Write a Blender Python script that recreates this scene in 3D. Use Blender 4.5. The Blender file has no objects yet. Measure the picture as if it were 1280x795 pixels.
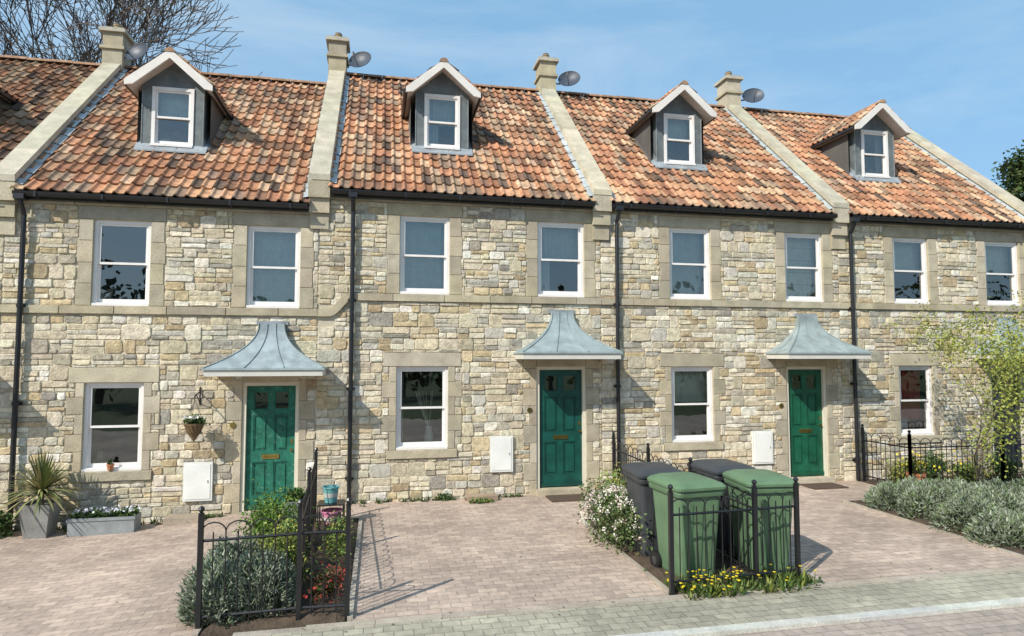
import bpy, math, random
from mathutils import Vector, Matrix
R = random.Random(11)
scene = bpy.context.scene
try:
    scene.view_settings.view_transform='Standard'; scene.view_settings.look='None'; scene.view_settings.exposure=0
except Exception: pass

# ------------------------------------------------------------ helpers
def sstep(t):
    t=max(0.0,min(1.0,t)); return t*t*(3-2*t)
def gz(x,y=0):
    return -0.12-0.17*sstep((-0.2-x)/4.0)

class MB:
    def __init__(s): s.v=[];s.f=[];s.c=[];s.m=[]
    def add(s,vs,fs,col=(1,1,1),mi=0):
        o=len(s.v); s.v.extend([tuple(p) for p in vs])
        for f in fs:
            s.f.append([i+o for i in f]); s.c.append(col); s.m.append(mi)
    def box(s,x0,x1,y0,y1,z0,z1,col=(1,1,1),mi=0):
        v=[(x0,y0,z0),(x1,y0,z0),(x1,y1,z0),(x0,y1,z0),(x0,y0,z1),(x1,y0,z1),(x1,y1,z1),(x0,y1,z1)]
        s.add(v,[(0,1,5,4),(1,2,6,5),(2,3,7,6),(3,0,4,7),(4,5,6,7),(3,2,1,0)],col,mi)
    def quad(s,a,b,c,d,col=(1,1,1),mi=0): s.add([a,b,c,d],[(0,1,2,3)],col,mi)
    def ring(s,x0,x1,z0,z1,y0,y1,w,wb=None,wt=None,col=(1,1,1),mi=0):
        wb=w if wb is None else wb; wt=w if wt is None else wt
        if wb>0: s.box(x0,x1,y0,y1,z0,z0+wb,col,mi)
        if wt>0: s.box(x0,x1,y0,y1,z1-wt,z1,col,mi)
        s.box(x0,x0+w,y0,y1,z0+wb,z1-wt,col,mi)
        s.box(x1-w,x1,y0,y1,z0+wb,z1-wt,col,mi)
    def tube(s,pts,r,n=6,col=(1,1,1),mi=0,caps=True):
        pts=[Vector(p) for p in pts]
        rs=r if isinstance(r,(list,tuple)) else [r]*len(pts)
        vs=[];fs=[]
        prev=None
        for i,p in enumerate(pts):
            if i==0: d=pts[1]-pts[0]
            elif i==len(pts)-1: d=pts[-1]-pts[-2]
            else: d=pts[i+1]-pts[i-1]
            if d.length<1e-9: d=Vector((0,0,1))
            d.normalize()
            if prev is None:
                a=Vector((0,0,1)) if abs(d.z)<.9 else Vector((1,0,0))
                a=(a-d*a.dot(d)).normalized()
            else:
                a=(prev-d*prev.dot(d))
                a=a.normalized() if a.length>1e-6 else Vector((1,0,0))
            prev=a; b=d.cross(a)
            for k in range(n):
                t=2*math.pi*k/n
                vs.append(p+(a*math.cos(t)+b*math.sin(t))*rs[i])
        for i in range(len(pts)-1):
            for k in range(n):
                k2=(k+1)%n
                fs.append((i*n+k,i*n+k2,(i+1)*n+k2,(i+1)*n+k))
        if caps:
            fs.append(tuple(range(n-1,-1,-1))); fs.append(tuple((len(pts)-1)*n+k for k in range(n)))
        s.add(vs,fs,col,mi)
    def lathe(s,c,prof,n=16,col=(1,1,1),mi=0):
        vs=[];fs=[]
        for (r,z) in prof:
            for k in range(n):
                t=2*math.pi*k/n; vs.append((c[0]+r*math.cos(t),c[1]+r*math.sin(t),c[2]+z))
        for i in range(len(prof)-1):
            for k in range(n):
                k2=(k+1)%n; fs.append((i*n+k,i*n+k2,(i+1)*n+k2,(i+1)*n+k))
        s.add(vs,fs,col,mi)
    def build(s,name,mats,parent=None,smooth=False,loc=None):
        me=bpy.data.meshes.new(name); me.from_pydata(s.v,[],s.f)
        for m in mats: me.materials.append(m)
        me.polygons.foreach_set('material_index',s.m)
        ca=me.color_attributes.new('Col','FLOAT_COLOR','CORNER')
        arr=[]
        for f,c in zip(s.f,s.c):
            arr.extend((c[0],c[1],c[2],1.0)*len(f))
        ca.data.foreach_set('color',arr)
        if smooth: me.polygons.foreach_set('use_smooth',[True]*len(s.f))
        me.update()
        ob=bpy.data.objects.new(name,me); scene.collection.objects.link(ob)
        if loc: ob.location=loc
        if parent is not None:
            ob.parent=parent
            ob.matrix_parent_inverse=Matrix.Translation(parent.location).inverted()
        return ob
def empty(name,loc):
    e=bpy.data.objects.new(name,None); e.location=loc; e.empty_display_size=.3
    scene.collection.objects.link(e); return e

def mat(name,base=None,rough=.8,ns=6,na=.25,fs=60,fa=.15,bump=.0,bs=40,metal=0,spec=.3,extra=None):
    m=bpy.data.materials.new(name); m.use_nodes=True; nt=m.node_tree; N=nt.nodes; L=nt.links
    b=N['Principled BSDF']; b.inputs['Roughness'].default_value=rough; b.inputs['Metallic'].default_value=metal
    b.inputs['Specular IOR Level'].default_value=spec
    at=N.new('ShaderNodeAttribute'); at.attribute_name='Col'
    tc=N.new('ShaderNodeTexCoord')
    src=at.outputs['Color']
    if base:
        mx=N.new('ShaderNodeMix'); mx.data_type='RGBA'; mx.blend_type='MULTIPLY'; mx.inputs[0].default_value=1
        L.new(src,mx.inputs[6]); mx.inputs[7].default_value=(*base,1); src=mx.outputs[2]
    for (sc,am) in ((ns,na),(fs,fa)):
        if am<=0: continue
        n=N.new('ShaderNodeTexNoise'); n.inputs['Scale'].default_value=sc; n.inputs['Detail'].default_value=5
        L.new(tc.outputs['Object'],n.inputs['Vector'])
        mr=N.new('ShaderNodeMapRange'); mr.inputs[1].default_value=.3; mr.inputs[2].default_value=.7
        mr.inputs[3].default_value=1-am; mr.inputs[4].default_value=1+am*.7
        L.new(n.outputs['Fac'],mr.inputs[0])
        vm=N.new('ShaderNodeVectorMath'); vm.operation='SCALE'
        L.new(src,vm.inputs[0]); L.new(mr.outputs[0],vm.inputs['Scale']); src=vm.outputs[0]
    if extra:
        for (c,sc,lo,hi,am) in extra:
            n=N.new('ShaderNodeTexNoise'); n.inputs['Scale'].default_value=sc; n.inputs['Detail'].default_value=8; n.inputs['Roughness'].default_value=.7
            L.new(tc.outputs['Object'],n.inputs['Vector'])
            mr=N.new('ShaderNodeMapRange'); mr.inputs[1].default_value=lo; mr.inputs[2].default_value=hi; mr.inputs[3].default_value=0; mr.inputs[4].default_value=am
            L.new(n.outputs['Fac'],mr.inputs[0])
            mx=N.new('ShaderNodeMix'); mx.data_type='RGBA'; L.new(mr.outputs[0],mx.inputs[0]); L.new(src,mx.inputs[6]); mx.inputs[7].default_value=(*c,1); src=mx.outputs[2]
    L.new(src,b.inputs['Base Color'])
    if bump>0:
        n=N.new('ShaderNodeTexNoise'); n.inputs['Scale'].default_value=bs; n.inputs['Detail'].default_value=6
        L.new(tc.outputs['Object'],n.inputs['Vector'])
        bp=N.new('ShaderNodeBump'); bp.inputs['Strength'].default_value=bump; bp.inputs['Distance'].default_value=.02
        L.new(n.outputs['Fac'],bp.inputs['Height']); L.new(bp.outputs[0],b.inputs['Normal'])
    return m
def brickmat(name,c1,c2,mo,bw,rh,ms=.005,stain=.25,rough=.85):
    m=mat(name,None,rough,.9,stain,14,.18,extra=[((.20,.18,.14),2.3,.58,.8,.45)]); nt=m.node_tree;N=nt.nodes;L=nt.links
    b=N['Principled BSDF']
    tc=[n for n in N if n.type=='TEX_COORD'][0]
    at=[n for n in N if n.type=='ATTRIBUTE'][0]
    br=N.new('ShaderNodeTexBrick'); br.inputs['Color1'].default_value=(*c1,1); br.inputs['Color2'].default_value=(*c2,1)
    br.inputs['Mortar'].default_value=(*mo,1); br.inputs['Scale'].default_value=1; br.inputs['Mortar Size'].default_value=ms
    br.inputs['Brick Width'].default_value=bw; br.inputs['Row Height'].default_value=rh; br.inputs['Mortar Smooth'].default_value=.3
    nz=N.new('ShaderNodeTexNoise'); nz.inputs['Scale'].default_value=3
    L.new(tc.outputs['Object'],nz.inputs['Vector'])
    ma=N.new('ShaderNodeVectorMath'); ma.operation='MULTIPLY_ADD'; ma.inputs[1].default_value=(.03,.03,0)
    L.new(nz.outputs['Color'],ma.inputs[0]); L.new(tc.outputs['Object'],ma.inputs[2])
    L.new(ma.outputs[0],br.inputs['Vector'])
    tgt=at.outputs['Color'].links[0].to_socket
    L.new(br.outputs['Color'],tgt)
    bp=N.new('ShaderNodeBump'); bp.inputs['Strength'].default_value=.5; bp.inputs['Distance'].default_value=.005; bp.invert=True
    L.new(br.outputs['Fac'],bp.inputs['Height']); L.new(bp.outputs[0],b.inputs['Normal'])
    return m

m_stone=mat('rubble_stone',None,.92,13,.28,70,.24,.7,32,spec=.1,extra=[((.66,.60,.48),7,.58,.75,.5),((.24,.21,.16),3.1,.60,.80,.5)])
m_ash=mat('ashlar_stone',None,.9,4,.2,50,.16,.4,50,spec=.1,extra=[((.25,.23,.18),2.2,.58,.8,.55)])
m_mortar=mat('lime_mortar',(.58,.515,.39),.95,5,.2,60,.2,.5,60,spec=.1)
m_tile=mat('clay_tile',None,.85,10,.35,60,.22,.3,50,spec=.12,extra=[((.095,.065,.05),1.1,.50,.70,.62),((.42,.34,.24),16,.60,.72,.55)])
m_white=mat('white_paint',None,.45,3,.08,30,.04,spec=.4)
m_lead=mat('lead_sheet',None,.6,5,.25,40,.1,.1,20,spec=.3,extra=[((.50,.53,.53),3,.55,.75,.4)])
m_black=mat('black_paint',None,.35,8,.2,60,.1,spec=.5)
m_door=mat('door_paint',None,.42,6,.3,50,.15,.1,30,spec=.45)
m_door_old=mat('weathered_door_paint',None,.55,9,.35,60,.2,.15,40,spec=.35,extra=[((.20,.42,.33),14,.55,.72,.55)])
m_brass=mat('brass',(.55,.4,.13),.3,metal=1)
m_dark=mat('dark_room',None,.9,3,.2)
m_fab=mat('fabric',None,.9,8,.12)
m_leaf=mat('leaf',None,.6,3,.25,40,.1,spec=.25)
m_bark=mat('bark',None,.9,10,.3,60,.2,.4,40)
m_soil=mat('soil',(.09,.065,.045),.95,6,.4,50,.3,.8,30)
m_plastic=mat('bin_plastic',None,.45,4,.18,60,.06,.05,80,spec=.35,extra=[((.20,.22,.19),5,.6,.8,.35)])
m_pot=mat('planter_glaze',None,.6,6,.2,50,.1,.1,40)

def glassmat(name,fac):
    m=bpy.data.materials.new(name); m.use_nodes=True; nt=m.node_tree;N=nt.nodes;L=nt.links
    N.remove(N['Principled BSDF']); o=[n for n in N if n.type=='OUTPUT_MATERIAL'][0]
    g=N.new('ShaderNodeBsdfGlossy'); g.inputs['Roughness'].default_value=.01; g.inputs['Color'].default_value=(.92,.97,.97,1)
    t=N.new('ShaderNodeBsdfTransparent'); t.inputs['Color'].default_value=(.87,.92,.89,1)
    lw=N.new('ShaderNodeFresnel'); lw.inputs['IOR'].default_value=1.5
    ad=N.new('ShaderNodeMath'); ad.operation='ADD'; ad.inputs[1].default_value=fac; ad.use_clamp=True
    mx=N.new('ShaderNodeMixShader')
    n=N.new('ShaderNodeTexNoise'); n.inputs['Scale'].default_value=1.6
    tc=N.new('ShaderNodeTexCoord'); L.new(tc.outputs['Object'],n.inputs['Vector'])
    bp=N.new('ShaderNodeBump'); bp.inputs['Strength'].default_value=.14; bp.inputs['Distance'].default_value=.02
    L.new(n.outputs['Fac'],bp.inputs['Height']); L.new(bp.outputs[0],g.inputs['Normal'])
    L.new(lw.outputs[0],ad.inputs[0]); L.new(ad.outputs[0],mx.inputs[0]); L.new(t.outputs[0],mx.inputs[1]); L.new(g.outputs[0],mx.inputs[2])
    L.new(mx.outputs[0],o.inputs[0]); return m
m_glass=glassmat('window_glass',.14)

def vary(c,a,rng=R):
    k=1+rng.uniform(-a,a); return (c[0]*k*(1+rng.uniform(-.03,.03)),c[1]*k,c[2]*k*(1+rng.uniform(-.04,.04)))

# ------------------------------------------------------------ stone work
STP=[((.64,.56,.405),6),((.69,.62,.48),5),((.55,.475,.345),5),((.44,.395,.31),3),((.58,.465,.29),2.6),((.76,.71,.60),2),((.46,.36,.225),1.4),((.35,.32,.265),1.2),((.55,.51,.42),3.5)]
STW=[w for _,w in STP]
def pick(): return vary(R.choices([c for c,_ in STP],STW)[0],.11)
def stone(mb,x0,x1,z0,z1,col=None,cut=True,gap=None,prot=None):
    w=x1-x0;h=z1-z0
    if w<.03 or h<.025: return
    g=R.uniform(.003,.008) if gap is None else gap
    x0+=g;x1-=g;z0+=g;z1-=g; w=x1-x0;h=z1-z0
    p=R.uniform(.008,.026) if prot is None else prot
    mn=min(w,h)
    if cut:
        pts=[]
        for (cx,cz,sx,sz) in ((x0,z0,1,1),(x1,z0,-1,1),(x1,z1,-1,-1),(x0,z1,1,-1)):
            a=R.uniform(.04,.30)*mn; b=R.uniform(.04,.30)*mn
            P1=(cx,cz+sz*b); P2=(cx+sx*a,cz)
            if (sx*sz)>0: pts+= [P1,P2]
            else: pts+=[P2,P1]
        q=[]
        for i in range(8):
            a=pts[i];b=pts[(i+1)%8]
            q.append((a[0]+R.uniform(-.004,.004),a[1]+R.uniform(-.004,.004)))
            if i%2==1:
                L=math.hypot(a[0]-b[0],a[1]-b[1])
                if L>.07: q.append(((a[0]+b[0])/2+R.uniform(-.009,.009),(a[1]+b[1])/2+R.uniform(-.009,.009)))
        pts=q; ins=min(.010,mn*.12)
    else:
        pts=[(x0,z0),(x1,z0),(x1,z1),(x0,z1)]; ins=.005
    n=len(pts); cx=sum(a for a,_ in pts)/n; cz=sum(b for _,b in pts)/n
    vs=[];
    for (a,b) in pts: vs.append((a,0.0,b))
    for (a,b) in pts: vs.append((a,-p*.62,b))
    tx=R.uniform(-.006,.006) if cut else 0; tz=R.uniform(-.005,.005) if cut else 0
    for (a,b) in pts:
        sx=1-ins/max(w/2,.01); sz=1-ins/max(h/2,.01)
        vs.append((cx+(a-cx)*sx,-p+tx*(a-cx)/w*2+tz*(b-cz)/h*2,cz+(b-cz)*sz))
    fs=[]
    for r in (0,1):
        for i in range(n):
            j=(i+1)%n; fs.append((r*n+i,r*n+j,(r+1)*n+j,(r+1)*n+i))
    if cut:
        vs.append((cx+R.uniform(-.15,.15)*w,-p-R.uniform(-.004,.007),cz+R.uniform(-.15,.15)*h))
        for i in range(n): fs.append((2*n+i,2*n+(i+1)%n,3*n))
    else: fs.append(tuple(2*n+i for i in range(n)))
    mb.add(vs,fs,col or pick())
def subtract(r,ex):
    out=[r]
    for e in ex:
        nx=[]
        for (a,b,c,d) in out:
            if e[0]>=b or e[1]<=a or e[2]>=d or e[3]<=c: nx.append((a,b,c,d)); continue
            if a<e[0]: nx.append((a,e[0],c,d))
            if e[1]<b: nx.append((e[1],b,c,d))
            m0=max(a,e[0]);m1=min(b,e[1])
            if c<e[2]: nx.append((m0,m1,c,e[2]))
            if e[3]<d: nx.append((m0,m1,e[3],d))
        out=nx
    return out
def rubble(mb,xa,xb,za,zb,ex):
    z=za
    def put(a,b,c,d):
        for r in subtract((a,b,c,d),ex): stone(mb,*r)
    while z<zb-.02:
        ch=R.uniform(.11,.25)
        if zb-z-ch<.08: ch=zb-z
        x=xa
        while x<xb-.01:
            w=R.uniform(.17,.48)
            if xb-x-w<.12: w=xb-x
            r=R.random()
            if ch>.14 and r<.66:
                k=R.uniform(.35,.65) if ch<.21 or R.random()<.45 else None
                cuts=[0,k,1] if k else [0,R.uniform(.26,.38),R.uniform(.6,.72),1]
                for i in range(len(cuts)-1):
                    c0=z+ch*cuts[i];c1=z+ch*cuts[i+1]
                    if w>.3 and R.random()<.5:
                        xm=x+w*R.uniform(.35,.65); put(x,xm,c0,c1);put(xm,x+w,c0,c1)
                    else: put(x,x+w,c0,c1)
            else:
                w2=min(w,max(.16,ch*R.uniform(1.1,2.2)))
                if xb-x-w2<.12: w2=xb-x
                w=w2; put(x,x+w,z,z+ch)
            x+=w
        z+=ch
ASH=(.47,.41,.29)
def ash(): return vary(R.choice([(.48,.42,.30),(.44,.385,.28),(.51,.45,.335),(.41,.36,.265)]),.08)

# ------------------------------------------------------------ tiles
TP=[((.46,.23,.13),6),((.54,.30,.175),5),((.37,.18,.105),4),((.58,.39,.25),3.4),((.25,.14,.09),3),((.15,.105,.08),2.2),((.43,.30,.20),3),((.31,.21,.145),3)]
TPC=[c for c,_ in TP];TPW=[w for _,w in TP]
PROF=[(0,.004),(.06,.020),(.14,.036),(.23,.043),(.32,.036),(.41,.018),(.5,.005),(.7,0),(.9,.002),(1.0,.006)]
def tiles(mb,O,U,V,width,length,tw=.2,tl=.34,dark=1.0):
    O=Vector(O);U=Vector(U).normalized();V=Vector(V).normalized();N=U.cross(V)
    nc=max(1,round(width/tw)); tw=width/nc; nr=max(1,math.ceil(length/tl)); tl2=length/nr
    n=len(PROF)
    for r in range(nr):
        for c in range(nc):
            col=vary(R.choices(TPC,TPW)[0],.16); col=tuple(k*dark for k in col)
            v0=r*tl2-R.uniform(0,.014); v1=min(r*tl2+tl2+.05,length)
            u0=c*tw+R.uniform(-.003,.003); lift=.034+R.uniform(0,.009)
            vs=[]
            for (s,h) in PROF: vs.append(O+U*(u0+s*tw*1.01)+V*v0+N*(h+lift-.026))
            for (s,h) in PROF: vs.append(O+U*(u0+s*tw*1.01)+V*v0+N*(h+lift))
            for (s,h) in PROF: vs.append(O+U*(u0+s*tw*1.01)+V*v1+N*(h+.001))
            fs=[]
            for k in (0,1):
                for i in range(n-1): fs.append((k*n+i,k*n+i+1,(k+1)*n+i+1,(k+1)*n+i))
            mb.add(vs,fs,col)

# ------------------------------------------------------------ windows
WHITE=(.80,.765,.73)
def window(fr,gl,rm,x0,x1,z0,z1,yf=.03,inter='curtain',fw=.05):
    fr.ring(x0,x1,z0,z1,yf,yf+.1,fw,col=WHITE)
    fr.box(x0+.002,x1-.002,yf-.035,yf-.001,z0+.001,z0+.04,WHITE)
    a0=x0+fw;a1=x1-fw;b0=z0+fw;b1=z1-fw;zm=(b0+b1)/2
    fr.ring(a0,a1,zm-.02,b1,yf+.022,yf+.052,.035,col=WHITE)
    fr.ring(a0,a1,b0,zm+.018,yf+.056,yf+.088,.035,wb=.06,col=WHITE)
    gl.quad((a0,yf+.036,zm),(a1,yf+.036,zm),(a1,yf+.036,b1),(a0,yf+.036,b1))
    gl.quad((a0,yf+.07,b0),(a1,yf+.07,b0),(a1,yf+.07,zm),(a0,yf+.07,zm))
    yb=yf+1.3; y0=yf+.103
    X0=x0-.25;X1=x1+.25;Z0=z0-.15;Z1=z1+.15
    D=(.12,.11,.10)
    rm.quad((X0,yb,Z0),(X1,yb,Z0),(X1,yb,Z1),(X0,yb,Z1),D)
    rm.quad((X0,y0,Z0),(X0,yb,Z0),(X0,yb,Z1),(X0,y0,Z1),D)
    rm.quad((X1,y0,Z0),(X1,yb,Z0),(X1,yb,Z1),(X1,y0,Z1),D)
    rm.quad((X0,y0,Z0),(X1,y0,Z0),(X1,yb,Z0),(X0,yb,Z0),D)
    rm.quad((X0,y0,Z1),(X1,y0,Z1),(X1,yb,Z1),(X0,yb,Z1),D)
    yc=yf+.2
    def curt(xa,xb,za,zb,col,fold=.03):
        n=max(4,int((xb-xa)/.025)); vs=[];fs=[]
        for i in range(n+1):
            x=xa+(xb-xa)*i/n; y=yc+fold*math.sin(i*1.3)+R.uniform(-.004,.004)
            vs+= [(x,y,za),(x,y,zb)]
        for i in range(n): fs.append((2*i,2*i+2,2*i+3,2*i+1))
        rm.add(vs,fs,col,1)
    if inter=='curtain':
        c=(.55,.55,.52); curt(x0-.02,x0+.17,Z0+.05,Z1-.05,c); curt(x1-.16,x1+.02,Z0+.05,Z1-.05,c)
    elif inter=='lcurtain':
        c=(.6,.62,.6); curt(x0-.02,x0+.28,Z0+.05,Z1-.05,c); curt(x0+.2,x1,zm,Z1-.05,(.50,.54,.52),.01)
    elif inter=='blind':
        curt(x0,x1,z0+(z1-z0)*.08,z1,(.72,.69,.60),.003)
        for k in range(1,5): rm.box(x0,x1,yc-.012,yc-.006,z0+(z1-z0)*(.08+.18*k),z0+(z1-z0)*(.08+.18*k)+.012,(.5,.47,.4),1)
    elif inter=='half':
        curt(x0,x1,z0+(z1-z0)*.52,z1,(.66,.64,.56),.006)
        rm.box(x0+.1,x0+.24,yc,yc+.1,z0+.0,z0+.2,(.5,.5,.45),1)
    elif inter=='net': curt(x0,x1,z0,z1,(.50,.56,.54),.012)
    elif inter=='red':
        curt(x0+.1,x1-.1,z0+.3,z1-.1,(.6,.05,.05),.02); rm.box(x0+.1,x0+.3,yc-.08,yc-.02,z0+.06,z0+.3,(.6,.6,.6),1)
    elif inter=='dark':
        rm.box(x0+.12,x0+.2,yc,yc+.06,z0+.06,z0+.28,(.3,.25,.2),1)
        curt(x1-.12,x1+.02,Z0+.05,Z1-.05,(.4,.38,.33))
    elif inter=='vase':
        rm.lathe((x1-.3,yc,z0+.06),[(0,0),(.06,.0),(.08,.12),(.05,.24),(.06,.3)],12,(.75,.74,.7),1)
        for _ in range(9):
            a=R.uniform(-.25,.12); rm.tube([(x1-.3,yc,z0+.3),(x1-.3+a*.5,yc,z0+.6),(x1-.3+a,yc+.02,z0+.95)],.006,4,(.6,.55,.45),1)
        curt(x0-.02,x0+.12,Z0+.05,Z1-.05,(.5,.48,.42))

def canopy(mb,xc,z0):
    zt=z0+3.02;zb=z0+2.33;n=12
    cl=vary((.30,.355,.365),.06)
    def W(t): return .19+.66*t**2.2
    def Pj(t): return .10+.60*t**2.2
    rings=[]
    for i in range(n+1):
        t=i/n; z=zt-(zt-zb)*t; w=W(t);p=Pj(t)
        rings.append([(xc-w,0,z),(xc-w,-p,z),(xc-w/3,-p,z),(xc+w/3,-p,z),(xc+w,-p,z),(xc+w,0,z)])
    vs=[p for r in rings for p in r]; fs=[];
    for i in range(n):
        for k in range(5): fs.append((i*6+k,i*6+k+1,(i+1)*6+k+1,(i+1)*6+k))
    mb.add(vs,fs,cl)
    mb.add(rings[0],[(0,1,4,5)],cl)
    for k in (1,2,3,4):
        mb.tube([Vector(r[k])+Vector((0,-.004,.004)) for r in rings],.011,5,tuple(a*.85 for a in cl))
    for s in (-1,1):
        mb.tube([(xc+s*W(i/n)*1.0,-Pj(i/n)*.5,zt-(zt-zb)*i/n+.004) for i in range(n+1)],.010,5,tuple(a*.85 for a in cl))
    mb.box(xc-.865,xc+.865,-.715,.0,zb-.028,zb-.001,(.34,.40,.41))
    mb.box(xc-.84,xc+.84,-.69,.0,zb-.12,zb-.03,(.62,.60,.54),1)
    mb.box(xc-.24,xc+.24,-.035,0,zt-.01,zt+.05,(.28,.31,.32))

def door(parts,x0,x1,z0,z1,col):
    fr,gl,rm,dr=parts
    fr.ring(x0,x1,z0,z1,.015,.12,.055,wb=0,col=(.72,.67,.54))
    a0=x0+.058;a1=x1-.058;b1=z1-.058;b0=z0+.015;w=a1-a0;h=b1-b0
    y=.07
    st=.10
    p1=(b0+.2,b0+h*.38); p2=(b0+h*.38+.16,b1-.46); p3=(b1-.38,b1-.09)
    dr.box(a0,a0+st,y,y+.045,b0,b1,col); dr.box(a1-st,a1,y,y+.045,b0,b1,col)
    xm=(a0+a1)/2
    for (c,d) in ((b0,p1[0]),(p1[1],p2[0]),(p2[1],p3[0]),(p3[1],b1)): dr.box(a0+st,a1-st,y,y+.045,c,d,col)
    for (c,d) in (p1,p2,p3): dr.box(xm-.045,xm+.045,y,y+.045,c,d,col)
    for (s0,s1) in ((a0+st,xm-.045),(xm+.045,a1-st)):
        for i,(c,d) in enumerate((p1,p2)):
            dr.box(s0,s1,y+.02,y+.04,c,d,tuple(k*.8 for k in col))
            dr.ring(s0,s1,c,d,y+.008,y+.02,.018,col=tuple(k*.92 for k in col))
            dr.box(s0+.045,s1-.045,y+.008,y+.0195,c+.05,d-.05,col)
        c,d=p3
        dr.ring(s0,s1,c,d,y+.008,y+.02,.015,col=col)
        gl.quad((s0,y+.024,c),(s1,y+.024,c),(s1,y+.024,d),(s0,y+.024,d))
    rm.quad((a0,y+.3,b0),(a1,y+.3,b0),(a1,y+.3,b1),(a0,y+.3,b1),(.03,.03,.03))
    zc=(p1[1]+p2[0])/2
    dr.box(xm-.13,xm+.13,y-.012,y-.001,zc-.035,zc+.035,(1,1,1),1)
    dr.box(xm-.10,xm+.10,y-.017,y-.0125,zc-.018,zc+.018,(.75,.75,.75),1)
    dr.tube([(a1-.05,y-.001,zc+.1),(a1-.05,y-.04,zc+.1)],.022,10,(1,1,1),1)
    dr.box(a1-.065,a1-.035,y-.008,y-.001,zc+.2,zc+.27,(1,1,1),1)
    dr.box(a0,a1,y-.02,y-.001,b0+.002,b0+.07,tuple(k*.8 for k in col))

PA=math.radians(42.4)
TAN=math.tan(PA); CO=math.cos(PA); SI=math.sin(PA)
EY=-.17; YR=3.78
def rz(y,z0): return z0+4.98+TAN*(y-EY)

def parapet(mb,xc,z0,zbase=None):
    hw=.14
    def zt(y): return rz(y,z0)+.13
    prof=[(-.02,4.5+z0),(-.02,zt(-.02)),(YR,zt(YR)),(2*YR,zt(0)),(2*YR,4.5+z0)]
    n=len(prof)
    vs=[(xc-hw,y,z) for y,z in prof]+[(xc+hw,y,z) for y,z in prof]
    fs=[tuple(range(n)),tuple(range(2*n-1,n-1,-1))]+[(i,(i+1)%n,(i+1)%n+n,i+n) for i in range(n)]
    mb.add(vs,fs,ASH)
    L=(YR-(-.16))/CO; k=6; hw2=.175
    for i in range(k):
        a=L*i/k+.003; b=L*(i+1)/k-.003
        c=vary((.52,.47,.355),.10)
        ya=-.16+a*CO; yb=-.16+b*CO
        if i==k-1: yb=YR
        za=zt(ya)+.004; zb_=zt(yb)+.004; th=.10
        vs=[(xc-hw2,ya,za),(xc+hw2,ya,za),(xc+hw2,yb,zb_),(xc-hw2,yb,zb_),
            (xc-hw2+.01,ya,za+th),(xc+hw2-.01,ya,za+th),(xc+hw2-.01,yb,zb_+th),(xc-hw2+.01,yb,zb_+th)]
        mb.add(vs,[(0,1,5,4),(1,2,6,5),(2,3,7,6),(3,0,4,7),(4,5,6,7),(3,2,1,0)],c)
        vs2=[(x,2*YR-y+.006,z) for x,y,z in vs]
        mb.add(vs2,[(0,1,5,4),(1,2,6,5),(2,3,7,6),(3,0,4,7),(4,5,6,7),(3,2,1,0)],c)
    za=zt(-.16)
    mb.box(xc-.17,xc+.17,-.15,.02,za-.28,za-.002,ash())
    mb.box(xc-.16,xc+.16,-.10,.02,za-.52,za-.284,ash())
    mb.box(xc-.15,xc+.15,-.05,.02,za-.78,za-.524,ash())

def chimney(mb,xc,z0):
    zr=rz(YR,z0)
    mb.box(xc-.19,xc+.19,YR-.24,YR+.24,zr-.3,zr+.32,ash())
    mb.box(xc-.23,xc+.23,YR-.28,YR+.28,zr+.321,zr+.38,ash())
    mb.box(xc-.19,xc+.19,YR-.24,YR+.24,zr+.381,zr+.68,ash())
    mb.box(xc-.25,xc+.25,YR-.30,YR+.30,zr+.681,zr+.75,(.5,.46,.37))
    mb.box(xc-.20,xc+.20,YR-.25,YR+.25,zr+.751,zr+.79,(.42,.38,.3))
    mb.lathe((xc,YR,zr+.79),[(.08,0),(.075,.11),(.09,.13),(.09,.15),(.07,.15),(.07,.05)],12,(.40,.30,.2))
    mb.lathe((xc,YR,zr+.79),[(.0,.20),(.075,.18),(.075,.165),(0,.165)],12,(.2,.18,.15))

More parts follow.
